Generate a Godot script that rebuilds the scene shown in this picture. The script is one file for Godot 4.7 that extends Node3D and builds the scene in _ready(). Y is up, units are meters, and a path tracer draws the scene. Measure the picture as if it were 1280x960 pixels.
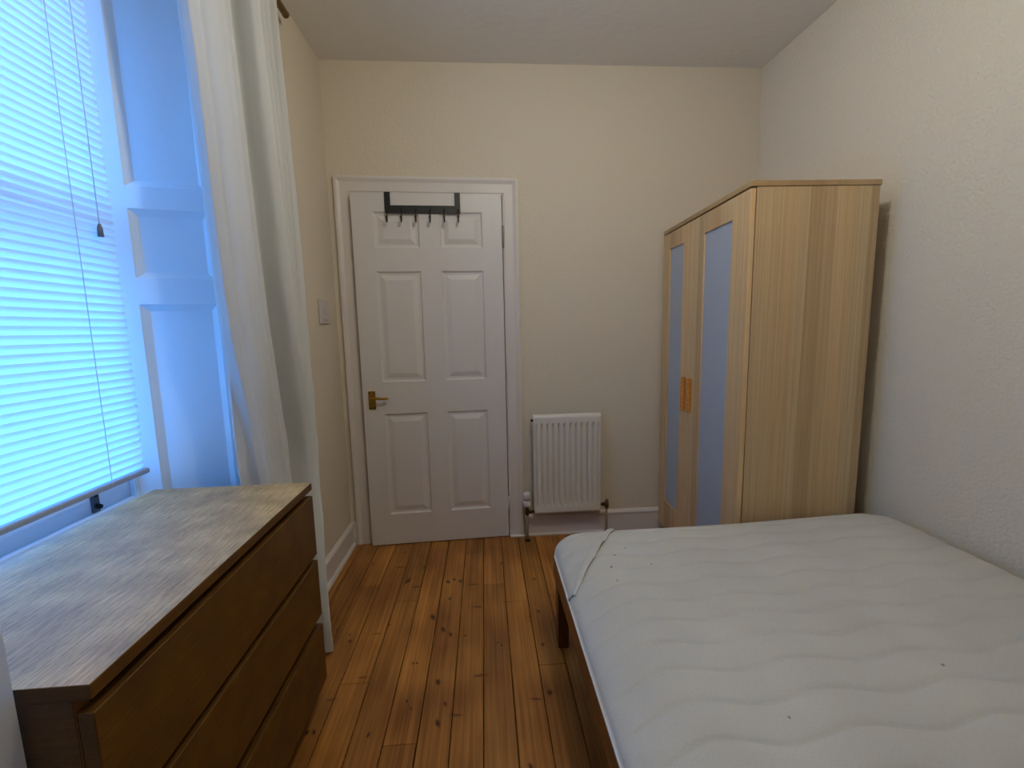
extends Node3D
# A small bedroom in an old flat: window with shutters on the left, panelled door straight ahead, wardrobe and bed on the right.
# World: x to the right, y up, z towards the viewer; the camera stands at x = 0, z = 0.

const FOCAL := 543.6          # pixels on the 1280x960 frame
const H := 2.6593             # ceiling height
var names := {}
var rng := RandomNumberGenerator.new()
var mat := {}

func xl(z): return -0.842 - 0.0109 * z          # left wall face
func xr(z): return 1.6769 + 0.0353 * z          # right wall face
func zb(x): return -2.5169 - 0.0048 * x         # far wall face

# ---------------------------------------------------------------- helpers
func begin(smooth := false) -> SurfaceTool:
	var st := SurfaceTool.new()
	st.begin(Mesh.PRIMITIVE_TRIANGLES)
	st.set_smooth_group(0 if smooth else -1)
	return st

func tri(st: SurfaceTool, a: Vector3, b: Vector3, c: Vector3, out: Vector3, ua: Vector2, ub: Vector2, uc: Vector2) -> void:
	if (a - c).cross(a - b).dot(out) < 0.0:
		var t := b; b = c; c = t
		var u := ub; ub = uc; uc = u
	st.set_uv(ua); st.add_vertex(a)
	st.set_uv(ub); st.add_vertex(b)
	st.set_uv(uc); st.add_vertex(c)

func plane_uv(p: Vector3, n: Vector3) -> Vector2:
	var a := n.abs()
	if a.y >= a.x and a.y >= a.z: return Vector2(p.x, p.z)
	if a.x >= a.z: return Vector2(p.z, p.y)
	return Vector2(p.x, p.y)

func poly(st: SurfaceTool, pts: Array, out: Vector3) -> void:
	for i in range(1, pts.size() - 1):
		tri(st, pts[0], pts[i], pts[i + 1], out, plane_uv(pts[0], out), plane_uv(pts[i], out), plane_uv(pts[i + 1], out))

# box from corner lo to corner hi with chamfered edges
func box(st: SurfaceTool, lo: Vector3, hi: Vector3, ch := 0.0) -> void:
	var c := (lo + hi) * 0.5
	var h := (hi - lo) * 0.5
	var b: float = min(ch, 0.45 * min(h.x, min(h.y, h.z)))
	var ax := [Vector3.RIGHT, Vector3.UP, Vector3.BACK]
	for k in 3:
		var u: Vector3 = ax[(k + 1) % 3]
		var v: Vector3 = ax[(k + 2) % 3]
		var hu: float = h[(k + 1) % 3] - b
		var hv: float = h[(k + 2) % 3] - b
		for s in [-1.0, 1.0]:
			var n: Vector3 = ax[k] * s
			var o: Vector3 = c + n * h[k]
			poly(st, [o - u * hu - v * hv, o + u * hu - v * hv, o + u * hu + v * hv, o - u * hu + v * hv], n)
	if b <= 0.0: return
	for k in 3:                                  # twelve edges
		var i: int = (k + 1) % 3
		var j: int = (k + 2) % 3
		for si in [-1.0, 1.0]:
			for sj in [-1.0, 1.0]:
				var e: Vector3 = ax[k] * (h[k] - b)
				var p: Vector3 = c + ax[i] * si * h[i] + ax[j] * sj * (h[j] - b)
				var q: Vector3 = c + ax[i] * si * (h[i] - b) + ax[j] * sj * h[j]
				poly(st, [p - e, p + e, q + e, q - e], ax[i] * si * 1.01 + ax[j] * sj)
	for sx in [-1.0, 1.0]:
		for sy in [-1.0, 1.0]:
			for sz in [-1.0, 1.0]:
				var d := Vector3(sx, sy, sz)
				var m := h - Vector3(b, b, b)
				poly(st, [c + Vector3(sx * h.x, sy * m.y, sz * m.z), c + Vector3(sx * m.x, sy * h.y, sz * m.z), c + Vector3(sx * m.x, sy * m.y, sz * h.z)], d * Vector3(1.02, 1.01, 1))

# upright prism over a polygon given as (x, z)
func prism(st: SurfaceTool, pts: Array, y0: float, y1: float) -> void:
	var mid := Vector2.ZERO
	for p in pts: mid += p
	mid /= pts.size()
	var top := []; var bot := []
	for p in pts:
		top.append(Vector3(p.x, y1, p.y)); bot.append(Vector3(p.x, y0, p.y))
	poly(st, top, Vector3.UP); poly(st, bot, Vector3.DOWN)
	for i in pts.size():
		var a: Vector2 = pts[i]
		var b: Vector2 = pts[(i + 1) % pts.size()]
		var n := Vector2(b.y - a.y, a.x - b.x)
		if n.dot((a + b) * 0.5 - mid) < 0.0: n = -n
		poly(st, [Vector3(a.x, y0, a.y), Vector3(b.x, y0, b.y), Vector3(b.x, y1, b.y), Vector3(a.x, y1, a.y)], Vector3(n.x, 0, n.y))

# sweep a profile (distance out, height) along a straight run from a to b, "out" being the way it stands off the wall
func moulding(st: SurfaceTool, a: Vector3, b: Vector3, out: Vector3, up: Vector3, prof: Array, miter_a := 0.0, miter_b := 0.0) -> void:
	var d := (b - a).normalized()
	var ra := []; var rb := []
	for p in prof:
		ra.append(a + out * p.x + up * p.y + d * p.y * miter_a)
		rb.append(b + out * p.x + up * p.y - d * p.y * miter_b)
	for i in prof.size() - 1:
		var q: Vector2 = prof[i + 1] - prof[i]
		var n := out * q.y - up * q.x
		if n.dot(out * 2.0 + up) < 0.0: n = -n
		poly(st, [ra[i], rb[i], rb[i + 1], ra[i + 1]], n)
	poly(st, ra, -d); poly(st, rb, d)

func frame_of(dir: Vector3) -> Array:
	var w := dir.normalized()
	var t := Vector3.UP if absf(w.y) < 0.9 else Vector3.RIGHT
	var u := t.cross(w).normalized()
	return [u, w.cross(u)]

# round tube along a path, with one radius or one for each point
func tube(st: SurfaceTool, path: Array, radii, n := 10, caps := true) -> void:
	var rings := []
	for i in path.size():
		var d: Vector3 = path[min(i + 1, path.size() - 1)] - path[max(i - 1, 0)]
		if d.length() < 1e-6: d = path[path.size() - 1] - path[0]
		var f := frame_of(d)
		var r: float = radii[i] if radii is Array else radii
		var ring := []
		for k in n:
			var a := TAU * k / n
			ring.append(path[i] + (f[0] * cos(a) + f[1] * sin(a)) * r)
		rings.append(ring)
	for i in path.size() - 1:
		for k in n:
			var k2 := (k + 1) % n
			var o: Vector3 = (rings[i][k] + rings[i][k2]) * 0.5 - path[i] + (rings[i + 1][k] + rings[i + 1][k2]) * 0.5 - path[i + 1]
			if o.length() < 1e-7: continue
			var L := float(i)
			tri(st, rings[i][k], rings[i][k2], rings[i + 1][k2], o, Vector2(k, L), Vector2(k + 1, L), Vector2(k + 1, L + 1))
			tri(st, rings[i][k], rings[i + 1][k2], rings[i + 1][k], o, Vector2(k, L), Vector2(k + 1, L + 1), Vector2(k, L + 1))
	if caps:
		poly(st, rings[0], path[0] - path[1])
		poly(st, rings[-1], path[-1] - path[-2])

# a sheet of points rows[i][j], normals smoothed
func sheet(st: SurfaceTool, rows: Array, uvs: Array, up: Vector3) -> void:
	for i in rows.size() - 1:
		for j in rows[i].size() - 1:
			var a: Vector3 = rows[i][j]; var b: Vector3 = rows[i][j + 1]
			var c: Vector3 = rows[i + 1][j + 1]; var d: Vector3 = rows[i + 1][j]
			st.set_uv(uvs[i][j]); st.add_vertex(a)
			st.set_uv(uvs[i][j + 1]); st.add_vertex(b)
			st.set_uv(uvs[i + 1][j + 1]); st.add_vertex(c)
			st.set_uv(uvs[i][j]); st.add_vertex(a)
			st.set_uv(uvs[i + 1][j + 1]); st.add_vertex(c)
			st.set_uv(uvs[i + 1][j]); st.add_vertex(d)

func done(st: SurfaceTool) -> ArrayMesh:
	st.generate_normals()
	st.index()
	return st.commit()

func numbered(n: String, parent: Node) -> String:
	var key := str(parent.get_instance_id()) + n
	names[key] = names.get(key, -1) + 1
	return n if names[key] == 0 else "%s_%03d" % [n, names[key]]

func mesh_node(called: String, m: Mesh, material: Material, parent: Node) -> MeshInstance3D:
	var o := MeshInstance3D.new()
	o.name = numbered(called, parent)
	o.mesh = m
	o.material_override = material
	parent.add_child(o, true)
	return o

func part(called: String, st: SurfaceTool, material: Material, parent: Node, label := "") -> MeshInstance3D:
	var o := mesh_node(called, done(st), material, parent)
	if label != "": o.set_meta("label", label)
	return o

func thing(called: String, label: String, category: String, at := Vector3.ZERO, turn := 0.0) -> Node3D:
	var o := Node3D.new()
	o.name = numbered(called, self)
	add_child(o, true)
	o.position = at
	o.rotation.y = turn
	o.set_meta("label", label)
	o.set_meta("category", category)
	return o

func structure(o: Node, label: String, category: String) -> Node:
	o.set_meta("kind", "structure")
	o.set_meta("label", label)
	o.set_meta("category", category)
	return o

func built(called: String, st: SurfaceTool, material: Material, label: String, category: String) -> MeshInstance3D:
	var o := part(called, st, material, self)
	structure(o, label, category)
	return o

# ---------------------------------------------------------------- textures
func noise_bytes(w: int, h: int, seed_: int, freq: float, oct: int, seamless := true) -> PackedByteArray:
	var f := FastNoiseLite.new()
	f.seed = seed_
	f.frequency = freq
	f.fractal_octaves = oct
	f.noise_type = FastNoiseLite.TYPE_SIMPLEX_SMOOTH
	var im: Image = f.get_seamless_image(w, h) if seamless else f.get_image(w, h)
	im.convert(Image.FORMAT_L8)
	return im.get_data()

# noise stretched along one way: drawn on a small image and pulled out
func streaks(w: int, h: int, sw: int, sh: int, seed_: int, freq: float, oct: int) -> PackedByteArray:
	var f := FastNoiseLite.new()
	f.seed = seed_
	f.frequency = freq
	f.fractal_octaves = oct
	var im: Image = f.get_seamless_image(sw, sh)
	im.convert(Image.FORMAT_L8)
	im.resize(w, h, Image.INTERPOLATE_CUBIC)
	return im.get_data()

func as_texture(w: int, h: int, data: PackedByteArray) -> ImageTexture:
	var im := Image.create_from_data(w, h, false, Image.FORMAT_RGB8, data)
	im.generate_mipmaps()
	return ImageTexture.create_from_image(im)

func relief(seed_: int, size: int, freq: float, oct: int, strength: float) -> ImageTexture:
	var f := FastNoiseLite.new()
	f.seed = seed_
	f.frequency = freq
	f.fractal_octaves = oct
	var im: Image = f.get_seamless_image(size, size)
	im.convert(Image.FORMAT_RGBA8)
	im.bump_map_to_normal_map(strength)
	return ImageTexture.create_from_image(im)

func paint(color: Color, rough: float, bump: ImageTexture = null, scale := 1.0, amount := 1.0) -> StandardMaterial3D:
	var m := StandardMaterial3D.new()
	m.albedo_color = color
	m.roughness = rough
	if bump:
		m.normal_enabled = true
		m.normal_texture = bump
		m.normal_scale = amount
		m.uv1_triplanar = true
		m.uv1_world_triplanar = true
		m.uv1_scale = Vector3.ONE * scale
	return m

func wood(tex: ImageTexture, tint: Color, rough: float, scale: Vector3, offset := Vector3.ZERO) -> StandardMaterial3D:
	var m := StandardMaterial3D.new()
	m.albedo_texture = tex
	m.albedo_color = tint
	m.roughness = rough
	m.uv1_scale = scale
	m.uv1_offset = offset
	return m

const KNOTS := [-0.2, -1.43, 8, -0.183, -1.263, 8, -0.207, -1.707, 9, -0.173, -1.673, 7, -0.259, -1.792, 11, -0.214, -2.056, 9, -0.184, -2.075, 7, -0.152, -2.057, 8, -0.194, -1.917, 6,
	-0.304, -1.528, 4, -0.29, -1.527, 4, -0.049, -1.445, -9, -0.417, -2.083, 13, -0.365, -2.029, -10, -0.477, -1.706, -6, -0.581, -1.672, 6, -0.593, -1.713, 4, -0.476, -1.475, -6, -0.127, -1.288, -7,
	-0.166, -1.334, 5, -0.594, -1.266, 6, -0.573, -1.266, 6, 0.193, -1.35, 8, 0.209, -1.787, 6, 0.2, -1.582, 6, 0.142, -1.327, -7, 0.219, -2.039, 6, 0.167, -1.757, 5, 0.036, -1.593, 4, 0.02, -1.609, 3,
	-0.113, -1.66, 4, -0.298, -1.357, 4, -0.278, -1.326, 3, -0.658, -1.745, 5, -0.062, -1.843, -9, -0.089, -2.022, -8, -0.479, -2.218, -9, -0.397, -1.24, 5, -0.636, -2.269, 5, -0.558, -1.387, -6,
	-0.441, -1.756, 4, -0.486, -2.374, 5, -0.395, -2.317, 4, 0.13, -0.95, 8, -0.12, -1.0, 7, 0.25, -1.05, 7, -0.33, -0.95, 6, 0.06, -2.2, 6, -0.35, -2.2, 6, 0.1, -1.1, 6]

func pine_texture() -> ImageTexture:
	var n := 1024                                  # 1.8 m across the boards, 2.1 m along them
	var a := streaks(n, n, n, 24, 11, 0.11, 4)
	var b := streaks(n, n, 256, 64, 12, 0.05, 3)
	var c := noise_bytes(n, n, 13, 0.004, 3)
	var out := PackedByteArray(); out.resize(n * n * 3)
	for i in n * n:
		var g := (a[i] - 128) * 0.0013 + (b[i] - 128) * 0.0008 + (c[i] - 128) * 0.0014
		out[i * 3] = clampi(int(188.0 * (1.0 + g)), 0, 255)
		out[i * 3 + 1] = clampi(int(126.0 * (1.0 + g * 1.25)), 0, 255)
		out[i * 3 + 2] = clampi(int(68.0 * (1.0 + g * 1.5)), 0, 255)
	for k in range(0, KNOTS.size(), 3):            # knots, where the photograph shows them
		var cx: float = (KNOTS[k] + 0.9) / 1.8 * n
		var cz: float = (KNOTS[k + 1] + 2.55) / 2.1 * n
		var r: float = KNOTS[k + 2] * 0.001 / 1.8 * n
		var slant := rng.randf_range(-0.6, 0.6)
		var long_crack := r < 0.0
		r = absf(r)
		for dy in range(-16, 17):
			for dx in range(-16, 17):
				var px := int(cx) + dx; var py := int(cz) + dy
				if px < 0 or py < 0 or px >= n or py >= n: continue
				var q := Vector2(dx, dy * 0.8 + dx * slant).length() / (r * 0.78)
				if long_crack: q = Vector2(dx * 0.42, dy * 2.2 + dx * slant * 0.4).length() / r
				var dark := 0.80 * clampf(1.45 - q, 0.0, 1.0) + 0.16 * clampf(2.3 - q, 0.0, 1.0)
				var i := (py * n + px) * 3
				for ch in 3: out[i + ch] = int(out[i + ch] * (1.0 - minf(dark * [0.66, 0.80, 0.88][ch] * (0.6 if long_crack else 1.0), 0.92)))
	return as_texture(n, n, out)

func oak_texture() -> ImageTexture:                # grain along u
	var w := 1024; var h := 512
	var a := streaks(w, h, 40, h, 21, 0.14, 4)
	var b := streaks(w, h, 128, h, 22, 0.22, 2)
	var c := noise_bytes(w, h, 23, 0.006, 2)
	var out := PackedByteArray(); out.resize(w * h * 3)
	for i in w * h:
		var pore := maxf(0.0, (118 - b[i]) / 60.0)
		var g := (a[i] - 128) * 0.0011 + (c[i] - 128) * 0.0008 - pore * 0.11
		out[i * 3] = clampi(int(200.0 * (1.0 + g)), 0, 255)
		out[i * 3 + 1] = clampi(int(200.0 * (1.0 + g * 1.1)), 0, 255)
		out[i * 3 + 2] = clampi(int(200.0 * (1.0 + g * 1.2)), 0, 255)
	return as_texture(w, h, out)

func beech_texture() -> ImageTexture:              # staves upright, 0.6 m wide and 1.8 m tall
	var w := 512; var h := 1024
	var a := streaks(w, h, w, 12, 31, 0.12, 4)
	var b := streaks(w, h, w, 40, 32, 0.3, 2)
	var edge := []
	var x := 0.0
	while x < w:
		x += rng.randf_range(26, 62)
		edge.append([x, rng.randf_range(-0.085, 0.085), rng.randf_range(-0.02, 0.02), (rng.randf_range(0.2, 0.8) if rng.randf() < 0.3 else 2.0) * h])
	var out := PackedByteArray(); out.resize(w * h * 3)
	var stave := 0
	for px in w:
		while stave < edge.size() - 1 and px > edge[stave][0]: stave += 1
		var cut: float = edge[stave][3]
		for py in h:
			var i := py * w + px
			var t: float = edge[stave][1] if py < cut else edge[(stave + 3) % edge.size()][1]
			var warm: float = edge[stave][2]
			var g := (a[i] - 128) * 0.0005 + (b[i] - 128) * 0.0002 + t
			out[i * 3] = clampi(int(203.0 * (1.0 + g + warm)), 0, 255)
			out[i * 3 + 1] = clampi(int(174.0 * (1.0 + g * 1.15)), 0, 255)
			out[i * 3 + 2] = clampi(int(133.0 * (1.0 + g * 1.3 - warm)), 0, 255)
	return as_texture(w, h, out)

func bed_texture() -> ImageTexture:                # knitted white cover with a few small marks, mapped over the top of the mattress
	var w := 1024; var h := 1024
	var a := noise_bytes(w, h, 41, 0.25, 2)
	var c := noise_bytes(w, h, 42, 0.004, 3)
	var out := PackedByteArray(); out.resize(w * h * 3)
	for i in w * h:
		var g := 232.0 + (a[i] - 128) * 0.045 + (c[i] - 128) * 0.05
		out[i * 3] = int(g); out[i * 3 + 1] = int(g - 2.0); out[i * 3 + 2] = int(g - 6.0)
	var marks := [0.42, -1.36, 4, 0.445, -1.37, 2, 0.39, -1.30, 3, 0.47, -1.40, 2, 0.385, -1.22, 2, 0.99, -0.81, 3, 0.57, -0.72, 2, 1.03, -0.64, 3, 1.3, -0.84, 3, 1.18, -0.76, 2, 0.52, -1.29, 2]
	for k in range(0, marks.size(), 3):
		var cx := int((marks[k] - 0.2) / 1.45 * w); var cz := int((marks[k + 1] + 1.7) / 2.1 * h)
		var r: int = marks[k + 2]
		for dy in range(-r, r + 1):
			for dx in range(-r - 1, r + 2):
				if Vector2(dx * 0.7, dy).length() > r * 0.5 + 0.3: continue
				var i := ((cz + dy) * w + cx + dx) * 3
				for ch in 3: out[i + ch] = int(out[i + ch] * 0.66)
	return as_texture(w, h, out)

func make_materials() -> void:
	var rough_plaster := relief(1, 256, 0.055, 4, 3.0)
	var brushed := relief(2, 256, 0.03, 3, 1.5)
	var weave := relief(3, 256, 0.35, 2, 2.0)
	mat.wall = paint(Color(0.845, 0.80, 0.725), 0.75, rough_plaster, 3.2, 0.35)
	mat.wall_rough = paint(Color(0.87, 0.84, 0.785), 0.72, rough_plaster, 4.0, 0.75)
	mat.ceiling = paint(Color(0.92, 0.91, 0.89), 0.9, brushed, 2.0, 0.3)
	mat.white = paint(Color(0.84, 0.82, 0.81), 0.42, brushed, 4.0, 0.15)
	mat.shutter = paint(Color(0.87, 0.92, 0.95), 0.45, brushed, 3.0, 0.25)  # white paint tinted bluish, window daylight put into the colour
	mat.trim = paint(Color(0.85, 0.82, 0.80), 0.42, brushed, 4.0, 0.15)
	mat.radiator = paint(Color(0.86, 0.84, 0.81), 0.35)
	mat.plastic = paint(Color(0.80, 0.77, 0.76), 0.4)
	mat.black = paint(Color(0.028, 0.032, 0.034), 0.45)
	mat.dark = paint(Color(0.05, 0.04, 0.03), 0.8)
	mat.brass = paint(Color(0.72, 0.55, 0.22), 0.28); mat.brass.metallic = 1.0
	mat.copper = paint(Color(0.60, 0.52, 0.42), 0.5)
	mat.chrome = paint(Color(0.38, 0.32, 0.24), 0.35); mat.chrome.metallic = 0.9
	mat.hinge = paint(Color(0.58, 0.55, 0.50), 0.5)
	mat.steel = paint(Color(0.42, 0.44, 0.46), 0.4); mat.steel.metallic = 0.8
	mat.slat = paint(Color(0.93, 0.94, 0.95), 0.5); mat.slat.backlight_enabled = true; mat.slat.backlight = Color(1, 1, 1)
	mat.cord = paint(Color(0.80, 0.82, 0.84), 0.7)
	mat.tassel = paint(Color(0.45, 0.44, 0.46), 0.5)
	mat.glass = paint(Color(0.9, 0.95, 0.97, 0.06), 0.02); mat.glass.transparency = BaseMaterial3D.TRANSPARENCY_ALPHA
	mat.curtain = paint(Color(0.82, 0.825, 0.82), 0.85, weave, 6.0, 0.25); mat.curtain.backlight_enabled = true; mat.curtain.backlight = Color(0.5, 0.5, 0.5)
	mat.curtain.cull_mode = BaseMaterial3D.CULL_DISABLED
	mat.slat.cull_mode = BaseMaterial3D.CULL_DISABLED
	mat.slat.metallic_specular = 0.3
	var oak := oak_texture()
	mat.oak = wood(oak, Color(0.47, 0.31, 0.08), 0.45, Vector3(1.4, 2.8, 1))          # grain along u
	mat.oak_glare = wood(oak, Color(0.95, 0.79, 0.54), 0.46, Vector3(1.4, 2.2, 1))  # dark oak lightened: glare of the window put into the top's colour
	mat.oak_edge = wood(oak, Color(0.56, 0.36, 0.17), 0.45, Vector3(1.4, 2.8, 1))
	mat.rod = wood(oak, Color(0.62, 0.43, 0.20), 0.4, Vector3(0.3, 0.3, 1))
	mat.bed_wood = wood(oak, Color(0.62, 0.36, 0.16), 0.35, Vector3(1.4, 4.0, 1))
	mat.bed_leg = wood(oak, Color(0.50, 0.28, 0.13), 0.35, Vector3(4.0, 1.4, 1))
	var beech := beech_texture()
	mat.beech = wood(beech, Color(0.93, 0.92, 0.90), 0.4, Vector3(1 / 0.6, 1 / 1.8, 1))
	mat.beech_door = wood(beech, Color(1.0, 0.99, 0.97), 0.4, Vector3(1 / 0.9, 1 / 1.8, 1), Vector3(0.31, 0.2, 0))
	mat.beech_edge = wood(beech, Color(0.88, 0.86, 0.82), 0.45, Vector3(0.2, 0.2, 1))
	mat.grip = wood(oak, Color(1.0, 0.66, 0.25), 0.4, Vector3(4, 1, 1))
	mat.frosted = paint(Color(0.66, 0.71, 0.79), 0.28)
	var pine := pine_texture()
	mat.boards = []
	for k in 6:
		var t: float = [1.0, 0.93, 1.05, 0.97, 0.9, 1.02][k]
		var m := wood(pine, Color(0.87 * t, 0.86 * t, 0.74 * t), 0.42, Vector3(1 / 1.8, 1 / 2.1, 1), Vector3(0.5, 2.55 / 2.1, 0))
		mat.boards.append(m)
	var bed := bed_texture()
	mat.cover = wood(bed, Color(0.83, 0.835, 0.835), 0.8, Vector3(1 / 1.45, 1 / 2.1, 1), Vector3(-0.2 / 1.45, 1.7 / 2.1, 0))
	mat.cover.rim_enabled = true; mat.cover.rim = 0.2
	mat.cover_plain = paint(Color(0.86, 0.855, 0.84), 0.8)

# ---------------------------------------------------------------- the room
func build_shell() -> void:
	var t := 0.24
	# floor: joists hidden, a slab under the boards
	var st := begin()
	box(st, Vector3(-1.45, -0.12, -2.8), Vector3(2.0, -0.024, 1.9))
	var fl := built("floor", st, mat.dark, "orange pine floorboards with dark knots and open joints", "floor")
	var x0 := -0.036 - 0.1029 * 11
	var bi := 0
	var cuts := {-6: [-2.057], -4: [-1.917], -1: [-2.322], 0: [-2.016], 1: [-1.865], 2: [-1.475], -2: [-0.75], -3: [-1.2], -5: [-1.45], 3: [-1.9], 4: [-1.3]}
	for k in range(0, 28):
		var a := x0 + 0.1029 * k
		if a > 1.72: break
		var ends := [-2.515]
		ends.append_array(cuts.get(k - 11, [rng.randf_range(-2.0, -0.4)]))
		ends.append(rng.randf_range(0.0, 0.6))
		ends.append(1.6)
		for e in ends.size() - 1:
			var gap := 0.0020 if k - 11 != -2 else 0.0046
			var drop := rng.randf_range(0.0, 0.0012)
			st = begin()
			box(st, Vector3(a + gap * 0.5 + 0.0004, -0.024, ends[e] + 0.0007), Vector3(a + 0.1029 - 0.0012, -drop, ends[e + 1] - 0.0007), 0.0016)
			part("board", st, mat.boards[(bi * 5 + k) % 6], fl)
			bi += 1
	st = begin()
	box(st, Vector3(-1.45, H, -2.8), Vector3(2.0, H + 0.1, 1.9))
	built("ceiling", st, mat.ceiling, "plain off-white plaster ceiling above the whole room", "ceiling")
	# far wall with the door recess
	st = begin()
	var dl := -0.712; var dr := 0.142; var dt := 2.008
	prism(st, [Vector2(-1.45, zb(-1.45)), Vector2(dl, zb(dl)), Vector2(dl, -2.8), Vector2(-1.45, -2.8)], -0.12, H)
	prism(st, [Vector2(dr, zb(dr)), Vector2(2.0, zb(2.0)), Vector2(2.0, -2.8), Vector2(dr, -2.8)], -0.12, H)
	prism(st, [Vector2(dl, zb(dl)), Vector2(dr, zb(dr)), Vector2(dr, -2.8), Vector2(dl, -2.8)], dt, H)
	prism(st, [Vector2(dl, -2.66), Vector2(dr, -2.66), Vector2(dr, -2.8), Vector2(dl, -2.8)], -0.12, dt)
	built("wall_far", st, mat.wall, "cream painted wall around the white door and the radiator", "wall")
	st = begin()
	prism(st, [Vector2(xr(-2.8), -2.8), Vector2(xr(1.9), 1.9), Vector2(2.0, 1.9), Vector2(2.0, -2.8)], -0.12, H)
	built("wall_right", st, mat.wall_rough, "cream wall of rough textured plaster beside the bed and wardrobe", "wall")
	st = begin()
	prism(st, [Vector2(-1.45, 1.6), Vector2(2.0, 1.6), Vector2(2.0, 1.9), Vector2(-1.45, 1.9)], -0.12, H)
	built("wall_near", st, mat.wall, "cream wall behind the viewer", "wall")
	# left wall with a splayed window bay that runs down to the floor
	st = begin()
	prism(st, [Vector2(xl(-2.8), -2.8), Vector2(xl(-1.55), -1.55), Vector2(-1.36, -1.475), Vector2(-1.45, -1.475), Vector2(-1.45, -2.8)], -0.12, H)
	prism(st, [Vector2(xl(-0.23), -0.23), Vector2(xl(1.9), 1.9), Vector2(-1.45, 1.9), Vector2(-1.45, -0.32), Vector2(-1.36, -0.32)], -0.12, H)
	prism(st, [Vector2(xl(-1.56), -1.56), Vector2(xl(0.06), 0.06), Vector2(-1.45, 0.06), Vector2(-1.45, -1.56)], 2.45, H)
	prism(st, [Vector2(-1.16, -1.52), Vector2(-1.16, 0.02), Vector2(-1.45, 0.02), Vector2(-1.45, -1.52)], -0.12, 0.70)
	built("wall_left", st, mat.wall, "cream wall with the window bay and the light switch", "wall")

	# skirting boards
	var prof := [Vector2(0, 0), Vector2(0.016, 0), Vector2(0.016, 0.108), Vector2(0.020, 0.114), Vector2(0.018, 0.124), Vector2(0.009, 0.133), Vector2(0, 0.136)]
	var bead := [Vector2(0, 0), Vector2(0.030, 0), Vector2(0.029, 0.008), Vector2(0.024, 0.016), Vector2(0.016, 0.021), Vector2(0, 0.021)]
	st = begin()
	moulding(st, Vector3(xl(-2.515), 0, -2.515), Vector3(xl(-1.55), 0, -1.55), Vector3(1, 0, 0.011).normalized(), Vector3.UP, prof)
	var bl := built("baseboard_left", st, mat.trim, "white skirting board on the window wall between curtain and door", "skirting board")
	st = begin()
	moulding(st, Vector3(xl(-2.49), 0, -2.49), Vector3(xl(-1.55), 0, -1.55), Vector3(1, 0, 0.011).normalized(), Vector3.UP, bead)
	part("bead", st, mat.trim, bl)
	st = begin()
	moulding(st, Vector3(0.216, 0, zb(0.216)), Vector3(1.76, 0, zb(1.76)), Vector3.BACK, Vector3.UP, prof)
	var bf := built("baseboard_far", st, mat.trim, "white skirting board below the radiator, running behind the wardrobe", "skirting board")
	st = begin()
	moulding(st, Vector3(0.222, 0, zb(0.2)), Vector3(0.70, 0, zb(0.7)), Vector3.BACK, Vector3.UP, [Vector2(0, 0), Vector2(0.024, 0), Vector2(0.023, 0.010), Vector2(0.016, 0.014), Vector2(0, 0.014)])
	part("bead", st, mat.trim, bf)
	st = begin()
	moulding(st, Vector3(xr(-1.62), 0, -1.62), Vector3(xr(1.6), 0, 1.6), Vector3(-1, 0, 0), Vector3.UP, prof)
	built("baseboard_right", st, mat.trim, "white skirting board hidden behind the bed", "skirting board")
	# little white boxed pipe run in the far left corner, between wall and door surround
	st = begin()
	prism(st, [Vector2(-0.814, -2.515), Vector2(-0.779, -2.515), Vector2(-0.779, -2.499), Vector2(-0.816, -2.495)], 0.0, 0.136)
	part("corner_block", st, mat.trim, bl)

# heights on the far wall drift a little: the old door surround is out of square
func skew(p: Vector3) -> Vector3:
	return Vector3(p.x, p.y * (1.0 - 0.0086 * (p.x + 0.28)), p.z)

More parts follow.
